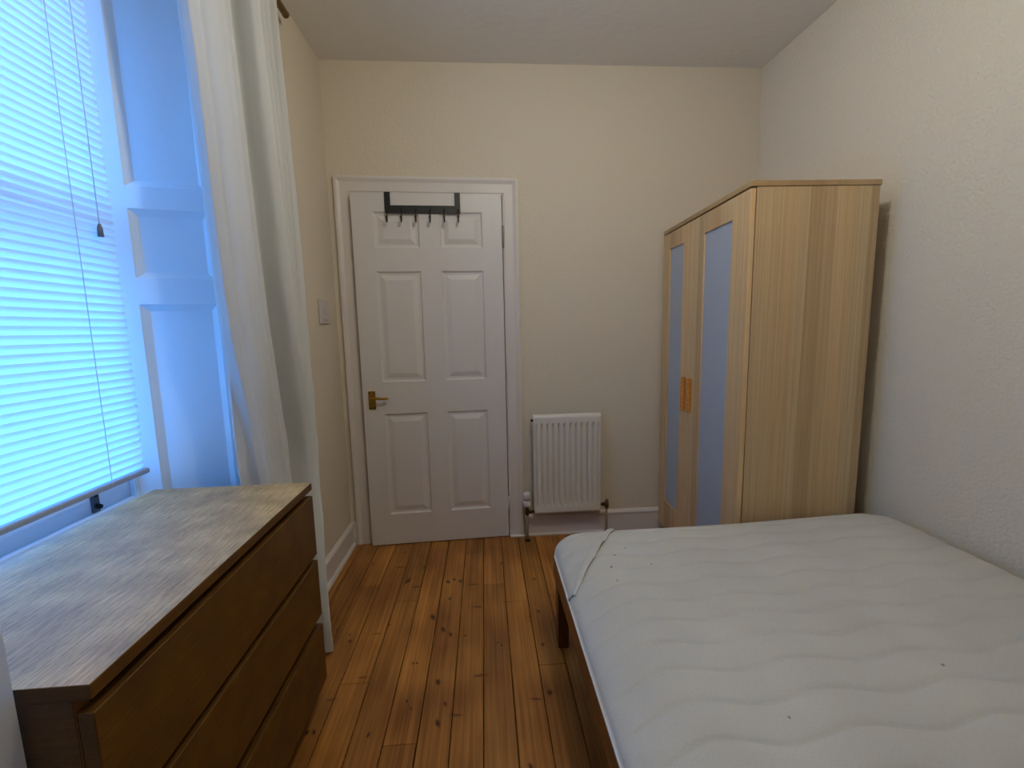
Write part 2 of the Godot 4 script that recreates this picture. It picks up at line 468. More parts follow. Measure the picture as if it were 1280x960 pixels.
func build_door() -> void:
	# architrave
	var z0 := -2.518
	var w := 0.080
	var prof := [Vector2(0, 0), Vector2(0.013, 0.0), Vector2(0.016, 0.004), Vector2(0.0175, 0.050), Vector2(0.021, 0.058), Vector2(0.024, 0.063), Vector2(0.026, 0.070), Vector2(0.0245, w), Vector2(0, w)]
	var st := begin()
	var lx := -0.699; var rx := 0.128; var ty := 1.9952
	moulding(st, Vector3(lx, 0, z0), Vector3(lx, ty, z0), Vector3.BACK, Vector3.LEFT, prof, 0.0, -1.0)
	moulding(st, Vector3(rx + 0.0015, 0, z0), Vector3(rx + 0.0015, ty, z0), Vector3.BACK, Vector3.RIGHT, prof, 0.0, -1.0)
	moulding(st, Vector3(lx, ty, z0), Vector3(rx + 0.0015, ty, z0), Vector3.BACK, Vector3.UP, prof, -1.0, -1.0)
	var tr := built("trim_1", skewed(st), mat.trim, "white moulded door surround with mitred corners", "door frame")
	# lining and stop
	st = begin()
	box(st, Vector3(-0.713, 0, -2.64), Vector3(-0.695, 2.0, -2.506), 0.001)
	box(st, Vector3(0.124, 0, -2.64), Vector3(0.142, 2.0, -2.506), 0.001)
	box(st, Vector3(-0.713, 1.990, -2.64), Vector3(0.142, 2.008, -2.506), 0.001)
	part("lining", skewed(st), mat.trim, tr)
	st = begin()
	box(st, Vector3(-0.695, 0, -2.60), Vector3(-0.680, 1.99, -2.556), 0.001)
	box(st, Vector3(0.109, 0, -2.60), Vector3(0.124, 1.99, -2.556), 0.001)
	box(st, Vector3(-0.695, 1.975, -2.60), Vector3(0.124, 1.99, -2.556), 0.001)
	part("door_stop", skewed(st), mat.trim, tr)
	st = begin()
	box(st, Vector3(0.128, 0, -2.518), Vector3(0.215, 0.012, -2.482), 0.002)
	part("foot_block", st, mat.trim, tr)

	# the leaf, hung on the right and standing a little ajar
	var door := Node3D.new()
	door.name = "door_1"
	add_child(door, true)
	door.position = Vector3(0.119, 0.0, -2.503)
	door.rotation.y = deg_to_rad(2.9)
	structure(door, "white six-panel door standing slightly ajar with a brass lever", "door")
	var cols := [[-0.575 - 0.119, -0.334 - 0.119], [-0.222 - 0.119, 0.010 - 0.119]]
	var rows := [[0.190, 0.786], [0.968, 1.576], [1.700, 1.890]]
	var xe := [-0.806, cols[0][0], cols[0][1], cols[1][0], cols[1][1], 0.0]
	var ye := [0.006, rows[0][0], rows[0][1], rows[1][0], rows[1][1], rows[2][0], rows[2][1], 1.984]
	st = begin()
	for i in 5:
		for j in 7:
			if (i == 1 or i == 3) and j % 2 == 1: continue
			poly(st, [Vector3(xe[i], ye[j], 0), Vector3(xe[i + 1], ye[j], 0), Vector3(xe[i + 1], ye[j + 1], 0), Vector3(xe[i], ye[j + 1], 0)], Vector3.BACK)
	# edges and back of the leaf
	var A := Vector3(xe[0], ye[0], 0); var B := Vector3(0, ye[7], 0)
	poly(st, [A, Vector3(A.x, B.y, 0), Vector3(A.x, B.y, -0.044), Vector3(A.x, A.y, -0.044)], Vector3.LEFT)
	poly(st, [Vector3(0, A.y, 0), B, Vector3(0, B.y, -0.044), Vector3(0, A.y, -0.044)], Vector3.RIGHT)
	poly(st, [Vector3(A.x, B.y, 0), B, Vector3(0, B.y, -0.044), Vector3(A.x, B.y, -0.044)], Vector3.UP)
	poly(st, [A, Vector3(0, A.y, 0), Vector3(0, A.y, -0.044), Vector3(A.x, A.y, -0.044)], Vector3.DOWN)
	poly(st, [Vector3(A.x, A.y, -0.044), Vector3(0, A.y, -0.044), Vector3(0, B.y, -0.044), Vector3(A.x, B.y, -0.044)], Vector3.FORWARD)
	part("leaf", st, mat.white, door)
	for c in cols:
		for r in rows:
			st = begin()
			# sunk moulding, flat channel, then the raised field
			var steps := [[0.0, 0.0], [0.008, -0.0085], [0.020, -0.0095], [0.046, -0.0015], [0.050, -0.0012]]
			for k in steps.size() - 1:
				var i0: float = steps[k][0]; var d0: float = steps[k][1]
				var i1: float = steps[k + 1][0]; var d1: float = steps[k + 1][1]
				var p := [Vector3(c[0] + i0, r[0] + i0, d0), Vector3(c[1] - i0, r[0] + i0, d0), Vector3(c[1] - i0, r[1] - i0, d0), Vector3(c[0] + i0, r[1] - i0, d0)]
				var q := [Vector3(c[0] + i1, r[0] + i1, d1), Vector3(c[1] - i1, r[0] + i1, d1), Vector3(c[1] - i1, r[1] - i1, d1), Vector3(c[0] + i1, r[1] - i1, d1)]
				for e in 4: poly(st, [p[e], p[(e + 1) % 4], q[(e + 1) % 4], q[e]], Vector3.BACK)
				if k == steps.size() - 2: poly(st, q, Vector3.BACK)
			part("panel", st, mat.white, door)
	# brass lever on a backplate
	st = begin()
	box(st, Vector3(-0.775, 0.815, 0.0), Vector3(-0.737, 0.920, 0.004), 0.0015)
	var plate := part("door_handle", st, mat.brass, door, "polished brass lever on a backplate")
	st = begin(true)
	tube(st, [Vector3(-0.756, 0.881, 0.003), Vector3(-0.756, 0.881, 0.014), Vector3(-0.756, 0.881, 0.030)], [0.011, 0.009, 0.008], 12)
	tube(st, [Vector3(-0.766, 0.882, 0.034), Vector3(-0.756, 0.882, 0.036), Vector3(-0.73, 0.883, 0.036), Vector3(-0.70, 0.879, 0.036), Vector3(-0.672, 0.879, 0.035), Vector3(-0.660, 0.881, 0.033)], [0.007, 0.009, 0.007, 0.0065, 0.007, 0.004], 12)
	part("lever", st, mat.brass, plate)
	st = begin()
	for s in [[-0.769, 0.909], [-0.743, 0.909], [-0.769, 0.826], [-0.743, 0.826]]:
		tube(st, [Vector3(s[0], s[1], 0.003), Vector3(s[0], s[1], 0.0052)], 0.0042, 10)
	part("screws", st, mat.dark, plate)
	# hinges on the right edge
	for y in [[1.70, 1.82], [0.16, 0.26]]:
		st = begin(true)
		tube(st, [Vector3(0.0035, y[0], 0.005), Vector3(0.0035, y[1], 0.005)], 0.0055, 10)
		part("hinge", st, mat.hinge if y[0] > 1 else mat.white, door)

	# hook rail hung over the top of the door
	var rack := thing("hook_rack", "black metal over-door rail with six hooks hanging on the white door", "hook rack", door.position + Vector3(0, 0, 0.0), door.rotation.y)
	var hx0 := -0.628; var hx1 := -0.226; var zf := 0.005
	st = begin()
	box(st, Vector3(hx0, 1.880, zf), Vector3(hx1, 1.921, zf + 0.004), 0.001)
	part("rail", st, mat.black, rack)
	for x in [hx0, hx1 - 0.030]:
		st = begin()
		box(st, Vector3(x, 1.881, zf - 0.002), Vector3(x + 0.030, 1.989, zf + 0.0045), 0.0008)
		box(st, Vector3(x, 1.9855, -0.048), Vector3(x + 0.030, 1.989, zf + 0.003), 0.0008)
		box(st, Vector3(x, 1.93, -0.049), Vector3(x + 0.030, 1.989, -0.0455), 0.0008)
		part("strap", st, mat.black, rack)
	for k in 6:
		var x := lerpf(hx0 + 0.012, hx1 - 0.012, k / 5.0)
		st = begin(true)
		var path := [Vector3(x, 1.900, zf + 0.004), Vector3(x, 1.900, zf + 0.012), Vector3(x, 1.893, zf + 0.018), Vector3(x, 1.870, zf + 0.018), Vector3(x, 1.850, zf + 0.018)]
		for a in 7:
			var g := PI * a / 6.0
			path.append(Vector3(x, 1.842 - 0.013 * sin(g), zf + 0.031 - 0.013 * cos(g)))
		path.append(Vector3(x, 1.852, zf + 0.046))
		tube(st, path, 0.0034, 8)
		tube(st, [Vector3(x, 1.850, zf + 0.0455), Vector3(x, 1.856, zf + 0.047)], 0.0055, 8)
		part("hook", st, mat.black, rack)

func skewed(st: SurfaceTool) -> SurfaceTool:
	st.generate_normals()
	var m := st.commit()
	var arr := m.surface_get_arrays(0)
	var v: PackedVector3Array = arr[Mesh.ARRAY_VERTEX]
	var uv: PackedVector2Array = arr[Mesh.ARRAY_TEX_UV]
	var out := begin()
	for i in v.size():
		out.set_uv(uv[i]); out.add_vertex(skew(v[i]))
	return out

func build_window() -> void:
	var xw := -1.12                                  # room side of the sashes
	var za := -1.418; var zc := -0.38                # far and near ends of the opening
	var y0 := 0.735; var y1 := 2.45
	var win := Node3D.new()
	win.name = "window_1"
	add_child(win, true)
	structure(win, "tall white sash window behind the venetian blind", "window")
	var st := begin()
	box(st, Vector3(-1.34, y0 - 0.035, za - 0.075), Vector3(xw, y1, za), 0.002)
	box(st, Vector3(-1.34, y0 - 0.035, zc), Vector3(xw, y1, zc + 0.06), 0.002)
	box(st, Vector3(-1.34, y1 - 0.03, za), Vector3(xw, y1, zc), 0.002)
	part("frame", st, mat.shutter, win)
	st = begin()
	box(st, Vector3(-1.44, 0.70, za - 0.05), Vector3(-1.055, y0, zc + 0.06), 0.004)
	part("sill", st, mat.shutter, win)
	for s in 2:                                      # lower sash inside, upper sash outside
		var bx := xw - 0.012 - 0.055 * s
		var ya := y0 + 0.004 if s == 0 else 1.58
		var yb := 1.62 if s == 0 else y1 - 0.03
		st = begin()
		box(st, Vector3(bx - 0.045, ya, za + 0.012), Vector3(bx, yb, za + 0.042), 0.003)
		box(st, Vector3(bx - 0.045, ya, zc - 0.075), Vector3(bx, yb, zc - 0.012), 0.003)
		box(st, Vector3(bx - 0.045, ya, za + 0.042), Vector3(bx, ya + 0.085, zc - 0.075), 0.003)
		box(st, Vector3(bx - 0.045, yb - 0.045, za + 0.042), Vector3(bx, yb, zc - 0.075), 0.003)
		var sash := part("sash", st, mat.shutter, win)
		st = begin()
		box(st, Vector3(bx - 0.026, ya + 0.08, za + 0.037), Vector3(bx - 0.022, yb - 0.04, zc - 0.07))
		part("pane", st, mat.glass, sash)
	st = begin()                                     # parting strip beside the sash
	box(st, Vector3(xw - 0.012, y0, za), Vector3(xw + 0.006, y1 - 0.03, za + 0.018), 0.003)
	box(st, Vector3(xw - 0.012, y0, zc - 0.018), Vector3(xw + 0.006, y1 - 0.03, zc), 0.003)
	box(st, Vector3(xw - 0.012, y0, za + 0.018), Vector3(xw + 0.004, y0 + 0.016, zc - 0.018), 0.003)
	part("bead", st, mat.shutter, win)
	st = begin()                                     # sash fastener with a keyhole
	box(st, Vector3(xw - 0.012, y0 + 0.018, -1.285), Vector3(xw - 0.004, y0 + 0.078, -1.262), 0.002)
	var fast := part("catch", st, mat.steel, win)
	st = begin(true)
	tube(st, [Vector3(xw - 0.005, y0 + 0.066, -1.2735), Vector3(xw - 0.002, y0 + 0.066, -1.2735)], 0.004, 10)
	tube(st, [Vector3(xw - 0.005, y0 + 0.034, -1.2735), Vector3(xw + 0.008, y0 + 0.034, -1.2735)], [0.009, 0.006], 12)
	part("bolt", st, mat.dark, fast)
	# panelled apron below the sill
	st = begin()
	box(st, Vector3(-1.16, 0, za - 0.03), Vector3(-1.10, 0.70, zc + 0.04), 0.003)
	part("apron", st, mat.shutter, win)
	# ---- panelled shutters folded back on the splayed sides
	shutter("window_shutter", "white panelled wooden shutter on the reveal between blind and far curtain", Vector3(xw + 0.001, 0.0, za - 0.002), deg_to_rad(15), 0.300, 1.0)
	shutter("window_shutter", "white panelled wooden shutter on the reveal nearest the viewer, beside the near curtain", Vector3(xw + 0.001, 0.0, zc + 0.004), deg_to_rad(-15), 0.300, -1.0)

func shutter(called: String, label: String, at: Vector3, turn: float, wide: float, side: float) -> void:
	var t := thing(called, label, "shutter", at, turn)
	# local x along the leaf, local z * side towards the window opening
	var rows := [[0.14, 0.62], [0.70, 1.350], [1.428, 1.636], [1.700, 2.36]]
	var xa := 0.062; var xb := wide - 0.030
	var ye := [0.0]
	for r in rows: ye.append_array(r)
	ye.append(2.445)
	var xe := [0.0, xa, xb, wide]
	var n := Vector3(0, 0, side)
	var st := begin()
	for i in 3:
		for j in ye.size() - 1:
			if i == 1 and j % 2 == 1: continue
			poly(st, [Vector3(xe[i], ye[j], 0), Vector3(xe[i + 1], ye[j], 0), Vector3(xe[i + 1], ye[j + 1], 0), Vector3(xe[i], ye[j + 1], 0)], n)
	var b := -0.034 * side
	poly(st, [Vector3(0, 0, b), Vector3(wide, 0, b), Vector3(wide, 2.445, b), Vector3(0, 2.445, b)], -n)
	poly(st, [Vector3(wide, 0, 0), Vector3(wide, 2.445, 0), Vector3(wide, 2.445, b), Vector3(wide, 0, b)], Vector3.RIGHT)
	poly(st, [Vector3(0, 0, 0), Vector3(0, 2.445, 0), Vector3(0, 2.445, b), Vector3(0, 0, b)], Vector3.LEFT)
	poly(st, [Vector3(0, 2.445, 0), Vector3(wide, 2.445, 0), Vector3(wide, 2.445, b), Vector3(0, 2.445, b)], Vector3.UP)
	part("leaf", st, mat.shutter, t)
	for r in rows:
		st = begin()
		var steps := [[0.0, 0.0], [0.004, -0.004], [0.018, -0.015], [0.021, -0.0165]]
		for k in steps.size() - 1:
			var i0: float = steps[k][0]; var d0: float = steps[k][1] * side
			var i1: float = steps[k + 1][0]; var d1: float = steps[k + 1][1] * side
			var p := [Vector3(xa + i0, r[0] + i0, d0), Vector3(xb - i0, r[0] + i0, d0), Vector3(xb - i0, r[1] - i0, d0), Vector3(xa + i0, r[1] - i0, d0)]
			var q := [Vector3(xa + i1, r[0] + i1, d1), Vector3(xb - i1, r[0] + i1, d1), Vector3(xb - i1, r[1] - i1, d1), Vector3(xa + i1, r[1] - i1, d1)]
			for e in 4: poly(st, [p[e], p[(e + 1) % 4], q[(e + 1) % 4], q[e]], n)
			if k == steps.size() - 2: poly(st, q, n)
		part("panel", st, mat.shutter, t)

func build_blind() -> void:
	var x := -1.07
	var za := -1.386; var zc := -0.40
	var t := thing("venetian_blind", "pale venetian blind with closed slats hanging in the window", "blind", Vector3(x, 0.828, 0))
	var st := begin()
	box(st, Vector3(-0.013, 0.0, za - 0.008), Vector3(0.013, 0.016, zc + 0.008), 0.005)
	part("bottom_rail", st, mat.slat_rail, t)
	st = begin()
	box(st, Vector3(-0.016, 1.575, za - 0.004), Vector3(0.016, 1.603, zc + 0.004), 0.002)
	part("head_rail", st, mat.slat_rail, t)
	st = begin(true)
	var tilt := deg_to_rad(66)
	# outer edge down, inner edge up
	var cords := [-1.252, -0.893, -0.53]
	var cuts := [za]
	cuts.append(zc)
	for j in cuts.size() - 1:
		for k in 6:
			var q := []
			for e in 2:
				var s := lerpf(-0.0145, 0.0145, (k + e) / 6.0)
				var bow := 0.0022 * (1.0 - pow(s / 0.0145, 2))
				var px := s * cos(tilt) + bow * sin(tilt)
				var py := s * sin(tilt) - bow * cos(tilt)
				q.append(Vector3(px, py, cuts[j])); q.append(Vector3(px, py, cuts[j + 1]))
			poly(st, [q[0], q[1], q[3], q[2]], Vector3.RIGHT)
	var m := done(st)
	var y := 0.030
	var n := 0
	while y < 1.568:
		var s := mesh_node("slat", m, mat.slat, t)
		s.position = Vector3(0, y, 0)
		s.rotation.x = 0.0
		s.rotation.z = rng.randf_range(-0.035, 0.035)
		if n in [1, 2, 3]: s.rotation.z += 0.06
		y += 0.0216
		n += 1
	for z in cords:                                  # ladder cords
		st = begin()
		for dx in [-0.0135, 0.0140]:
			tube(st, [Vector3(dx, 0.01, z), Vector3(dx, 1.58, z)], 0.0011, 5)
		part("ladder_cord", st, mat.cord, t)
	st = begin(true)                                 # pull cord with its tassel
	tube(st, [Vector3(0.020, 1.58, -1.316), Vector3(0.021, 1.2, -1.319), Vector3(0.020, 0.735, -1.318)], 0.0012, 6)
	var pc := part("pull_cord", st, mat.cord, t)
	st = begin(true)
	tube(st, [Vector3(0.020, 0.735, -1.318), Vector3(0.020, 0.722, -1.318), Vector3(0.020, 0.700, -1.318)], [0.003, 0.0065, 0.0075], 10)
	part("tassel", st, mat.tassel, pc)

func cloth(called: String, label: String, ztop: Array, zbot: Array, fold: Callable, ytop: float, ybot: float) -> Node3D:
	var t := thing(called, label, "curtain", Vector3(0, 0, 0))
	var st := begin(true)
	var rows := []; var uvs := []
	var nu := 200; var nv := 80
	for j in nv + 1:
		var v := j / float(nv)                       # 0 at the top
		var row := []; var ur := []
		for i in nu + 1:
			var u := i / float(nu)
			row.append(fold.call(u, v))
			ur.append(Vector2(u * 1.4, v * 2.5))
		rows.append(row); uvs.append(ur)
	sheet(st, rows, uvs, Vector3.RIGHT)
	part("drape", st, mat.curtain, t)
	return t

func build_curtains() -> void:
	# wooden pole along the top of the window wall
	var rod := thing("curtain_pole", "thin wooden curtain pole high on the window wall", "curtain pole", Vector3(-0.778, 2.560, 0))
	var st := begin(true)
	tube(st, [Vector3(0, 0, -2.030), Vector3(0, 0, 0.5)], 0.0135, 14)
	part("pole", st, mat.rod, rod)
	st = begin(true)
	tube(st, [Vector3(0, 0, -2.041), Vector3(0, 0, -2.034), Vector3(0, 0, -2.026)], [0.008, 0.0145, 0.0145], 14)
	part("end_cap", st, mat.rod, rod)
	for z in [-1.62, 0.3]:
		st = begin()
		box(st, Vector3(xl(z) + 0.778, -0.012, z - 0.008), Vector3(-0.008, 0.012, z + 0.008), 0.002)
		part("bracket", st, mat.rod, rod)
	var f := FastNoiseLite.new(); f.seed = 5; f.frequency = 1.0; f.noise_type = FastNoiseLite.TYPE_SIMPLEX_SMOOTH
	# cross-section of the gathered cloth: (place, stand-off from the pole); places run from the turned-back hem (-1 to 0)
	# over the first pleat (0 to 1) to the second pleat that stands out in front of it (1 to 2)
	var ctl := [Vector2(-1.0, -0.012), Vector2(-0.6, -0.020), Vector2(-0.15, -0.010), Vector2(0.0, 0.010), Vector2(0.08, 0.024), Vector2(0.20, 0.010), Vector2(0.32, 0.006), Vector2(0.41, 0.016), Vector2(0.48, 0.028), Vector2(0.57, 0.010), Vector2(0.67, -0.006), Vector2(0.73, 0.006), Vector2(0.82, -0.022), Vector2(0.92, -0.036), Vector2(1.03, -0.034), Vector2(1.00, 0.000), Vector2(0.99, 0.032), Vector2(1.06, 0.050), Vector2(1.17, 0.042), Vector2(1.30, 0.030), Vector2(1.40, 0.020), Vector2(1.50, 0.024), Vector2(1.62, 0.008), Vector2(1.74, 0.014), Vector2(1.88, 0.002), Vector2(2.0, 0.012)]
	var far_fold := func(u: float, v: float) -> Vector3:
		var y := lerpf(2.544, 0.012, v)
		var s: float = u * (ctl.size() - 1)
		var i := mini(int(s), ctl.size() - 2)
		var c: Vector2 = ctl[i].cubic_interpolate(ctl[i + 1], ctl[maxi(i - 1, 0)], ctl[mini(i + 2, ctl.size() - 1)], s - i)
		var low := smoothstep(0.45, 0.72, v)
		var pinch := smoothstep(0.68, 0.98, v)
		var hem := lerpf(-1.325, -1.369, clampf(v / 0.49, 0.0, 1.0)) - 0.086 * low
		var back := lerpf(hem - 0.014, -1.402, smoothstep(0.15, 0.5, v)) - 0.030 * smoothstep(0.70, 0.76, v)
		var ridge := lerpf(-1.640, -1.720, clampf(v / 0.49, 0.0, 1.0)) - 0.060 * low
		var last := lerpf(-1.912, -1.957, smoothstep(0.0, 0.3, v))
		last += 0.09 * smoothstep(0.86, 1.0, v)
		hem = lerpf(hem, -1.475, pinch); ridge = lerpf(ridge, -1.60, pinch); last = lerpf(last, -1.70, pinch)
		var z := lerpf(ridge, last, c.x - 1.0) if c.x > 1.0 else (lerpf(hem, ridge, c.x) if c.x > 0.0 else lerpf(hem, back, -c.x))
		var amp := lerpf(1.1, 1.35, smoothstep(0.05, 0.6, v)) * (1.0 - 0.3 * pinch)
		var x := -0.776 + amp * c.y
		x += 0.006 * f.get_noise_2d(u * 7.0, v * 3.0) * smoothstep(0.0, 0.3, v) + 0.007 * f.get_noise_2d(u * 18.0, v * 8.0 + 4.0) * low
		z += 0.006 * f.get_noise_2d(u * 4.0 + 9.0, v * 4.0) * smoothstep(0.1, 0.4, v) * smoothstep(0.0, 0.2, u)
		x += 0.004 * sin(u * TAU * 21.0) * exp(-v * 14.0)        # gathers under the tape
		x += lerpf(0.0, 0.10, pinch)
		x = maxf(x, xl(z) + 0.004)
		return Vector3(x, y, z)
	cloth("curtain", "white cotton curtain hanging between the window shutter and the door corner", [], [], far_fold, 2.575, 0.012)
	var near_fold := func(u: float, v: float) -> Vector3:
		var y := lerpf(2.544, 0.012, v)
		var z := lerpf(-0.571, 0.10, u)
		z = lerpf(lerpf(-0.50, 0.10, u), z, smoothstep(0.0, 0.5, v))
		var ph := u * TAU * 4.0 + 0.6 * sin(v * 3.0)
		var x := lerpf(-0.778, -0.668, smoothstep(0.1, 0.65, v) * (1.0 - 0.4 * u)) + 0.026 * cos(ph)
		z += 0.012 * sin(ph) * smoothstep(0.02, 0.2, u)
		return Vector3(x, y, z)
	cloth("curtain", "white cotton curtain at the left edge, draped against the near end of the dresser", [], [], near_fold, 2.59, 0.02)

func build_switch() -> void:
	var z := -2.315
	var t := thing("light_switch", "white plastic light switch on the wall between curtain and door", "light switch", Vector3(xl(z) + 0.0, 1.358, z), deg_to_rad(0.62))
	var st := begin()
	box(st, Vector3(0.0, -0.062, -0.062), Vector3(0.010, 0.062, 0.062), 0.004)
	part("plate", st, mat.plastic, t)
	st = begin()
	poly(st, [Vector3(0.0102, -0.026, -0.014), Vector3(0.0102, -0.026, 0.014), Vector3(0.0132, 0.022, 0.014), Vector3(0.0132, 0.022, -0.014)], Vector3.RIGHT)
	box(st, Vector3(0.009, -0.026, -0.015), Vector3(0.0125, 0.022, 0.015), 0.001)
	part("rocker", st, mat.plastic, t)
	st = begin()
	box(st, Vector3(0.009, -0.046, -0.006), Vector3(0.0112, -0.040, 0.006), 0.0005)
	part("neon_slot", st, mat.dark, t)

func build_radiator() -> void:
	var t := thing("radiator", "small white ribbed panel radiator on the wall between door and wardrobe", "radiator", Vector3(0.466, 0.160, -2.44))
	var w := 0.200; var h := 0.597
	var st := begin(true)
	# pressed front with eleven upright flutes
	var nx := 132; var ny := 60
	var rows := []; var uvs := []
	for j in ny + 1:
		var y := h * j / ny
		var row := []; var ur := []
		for i in nx + 1:
			var x := lerpf(-w, w, i / float(nx))
			var p := (x + w - 0.016) / (2 * w - 0.032) * 11.0
			var q := absf(p - floorf(p) - 0.5) * 2.0          # 0 mid rib, 1 in the groove
			var g := smoothstep(0.60, 0.88, q) if p > 0.0 and p < 11.0 else 1.0
			var inside := smoothstep(0.050, 0.066, y) * (1.0 - smoothstep(h - 0.066, h - 0.050, y))
			var d := 0.0 if p < 0.0 or p > 11.0 else -0.019 * g * inside
			var e: float = min(min(x + w, w - x), min(y, h - y))
			if e < 0.006: d -= 0.018 * pow(1.0 - e / 0.006, 2)
			row.append(Vector3(x, y, 0.012 + d)); ur.append(Vector2(x, y))
		rows.append(row); uvs.append(ur)
	sheet(st, rows, uvs, Vector3.BACK)
	part("front_panel", st, mat.radiator, t)
	st = begin()
	box(st, Vector3(-w + 0.001, 0.0, -0.014), Vector3(w - 0.001, h, -0.0085), 0.002)
	part("back_panel", st, mat.radiator, t)
	st = begin()                                       # convector fins behind
	for k in 24:
		var x := lerpf(-w + 0.02, w - 0.02, k / 23.0)
		box(st, Vector3(x - 0.001, 0.03, -0.050), Vector3(x + 0.001, h - 0.012, -0.014))
	part("fins", st, mat.radiator, t)
	for x in [-0.13, 0.13]:
		st = begin()
		box(st, Vector3(x - 0.012, 0.05, -0.078), Vector3(x + 0.012, h - 0.06, -0.048), 0.001)
		part("bracket", st, mat.radiator, t)
	st = begin(true)
	tube(st, [Vector3(-w - 0.010, h - 0.032, -0.004), Vector3(-w + 0.004, h - 0.032, -0.004)], 0.008, 10)
	part("bleed_plug", st, mat.dark, t)
	# thermostatic valve on the left
	var vx := -w - 0.040
	st = begin(true)
	tube(st, [Vector3(vx, 0.053, 0), Vector3(vx, 0.058, 0), Vector3(vx, 0.085, 0), Vector3(vx, 0.087, 0), Vector3(vx, 0.091, 0), Vector3(vx, 0.093, 0), Vector3(vx, 0.126, 0), Vector3(vx, 0.136, 0), Vector3(vx, 0.138, 0)], [0.019, 0.022, 0.022, 0.019, 0.019, 0.022, 0.022, 0.019, 0.008], 20)
	var head := part("valve", st, mat.white, t, "white thermostatic valve head")
	st = begin(true)
	tube(st, [Vector3(vx, 0.0, 0), Vector3(vx, 0.008, 0), Vector3(vx, 0.030, 0), Vector3(vx, 0.040, 0), Vector3(vx, 0.054, 0)], [0.011, 0.013, 0.013, 0.011, 0.014], 14)
	tube(st, [Vector3(vx, 0.018, 0), Vector3(vx + 0.012, 0.018, 0), Vector3(vx + 0.013, 0.018, 0), Vector3(vx + 0.028, 0.018, 0), Vector3(vx + 0.029, 0.018, 0), Vector3(-w + 0.004, 0.018, 0)], [0.008, 0.008, 0.0125, 0.0125, 0.008, 0.008], 12)
	part("valve_body", st, mat.chrome, head)
	st = begin(true)
	tube(st, [Vector3(vx, 0.004, 0), Vector3(vx, -0.158, 0)], 0.0075, 12)
	var pipe := part("pipe", st, mat.copper, t)
	st = begin(true)
	tube(st, [Vector3(vx, -0.160, 0), Vector3(vx, -0.155, 0), Vector3(vx, -0.153, 0)], [0.017, 0.016, 0.008], 14)
	part("collar", st, mat.dark, pipe)
	# lockshield on the right
	var ux := w + 0.036
	st = begin(true)
	tube(st, [Vector3(ux, 0.018, 0), Vector3(ux, 0.028, 0), Vector3(ux, 0.058, 0), Vector3(ux, 0.060, 0), Vector3(ux, 0.072, 0)], [0.009, 0.012, 0.012, 0.009, 0.009], 14)
	tube(st, [Vector3(ux, 0.044, 0), Vector3(ux - 0.012, 0.044, 0), Vector3(ux - 0.013, 0.044, 0), Vector3(ux - 0.026, 0.044, 0), Vector3(ux - 0.027, 0.044, 0), Vector3(w - 0.004, 0.044, 0)], [0.007, 0.007, 0.012, 0.012, 0.007, 0.007], 12)
	part("lockshield_valve", st, mat.chrome, t)
	st = begin(true)
	tube(st, [Vector3(ux, 0.022, 0), Vector3(ux, -0.160, 0)], 0.0075, 12)
	part("pipe", st, mat.copper, t)

func build_wardrobe() -> void:
	var t := thing("wardrobe", "pale wood two-door wardrobe with frosted door panels against the right wall", "wardrobe", Vector3(1.0151, 0, -1.6429), -0.032)
	var W := 0.858; var D := 0.497; var top := 1.780
	var st := begin()
	box(st, Vector3(0.024, 0.0, -0.018), Vector3(D, top - 0.021, 0.0), 0.001)
	part("side_panel", st, mat.beech_side, t)
	st = begin()
	box(st, Vector3(0.024, 0.0, -W), Vector3(D, top - 0.021, -W + 0.018), 0.001)
	part("side_panel", st, mat.beech_side, t)
	st = begin()
	box(st, Vector3(-0.002, top - 0.020, -W - 0.002), Vector3(D + 0.004, top, 0.003), 0.0015)
	part("top_panel", st, mat.beech_edge, t)
	st = begin()
	box(st, Vector3(0.024, 0.05, -W + 0.018), Vector3(D - 0.01, 0.07, -0.018), 0.001)
	part("base_panel", st, mat.beech_edge, t)
	st = begin()
	box(st, Vector3(0.034, 0.0, -W + 0.018), Vector3(0.046, 0.05, -0.018), 0.001)
	part("plinth", st, mat.beech_edge, t)
	st = begin()
	box(st, Vector3(D - 0.008, 0.05, -W + 0.018), Vector3(D - 0.003, top - 0.021, -0.018))
	part("back_panel", st, mat.beech_edge, t)
	# doors: [near end, far end, panel near, panel far] along the front
	var split := 0.488
	for d in [[0.001, split - 0.0015, 0.126, 0.366, split - 0.028], [split + 0.0015, W - 0.001, 0.590, 0.768, split + 0.040]]:
		var ya := 0.055; var yb := top - 0.026
		var pa := 0.225; var pb := 1.668
		st = begin()
		box(st, Vector3(0.0, ya, -d[2]), Vector3(0.020, yb, -d[0]), 0.0012)
		box(st, Vector3(0.0, ya, -d[1]), Vector3(0.020, yb, -d[3]), 0.0012)
		var door := part("door", st, mat.beech_door, t)
		st = begin()
		box(st, Vector3(0.0, pb, -d[3]), Vector3(0.020, yb, -d[2]), 0.0012)
		part("top_rail", st, mat.beech_door, door)
		st = begin()
		box(st, Vector3(0.0, ya, -d[3]), Vector3(0.020, pa, -d[2]), 0.0012)
		part("bottom_rail", st, mat.beech_door, door)
		st = begin()
		box(st, Vector3(0.007, pa - 0.004, -d[3] - 0.004), Vector3(0.012, pb + 0.004, -d[2] + 0.004))
		part("frosted_panel", st, mat.frosted, door, "frosted grey-blue panel")
		st = begin()
		box(st, Vector3(-0.020, 0.812, -d[4] - 0.009), Vector3(0.0, 0.985, -d[4] + 0.009), 0.004)
		part("handle", st, mat.grip, door, "orange-brown wooden grip")

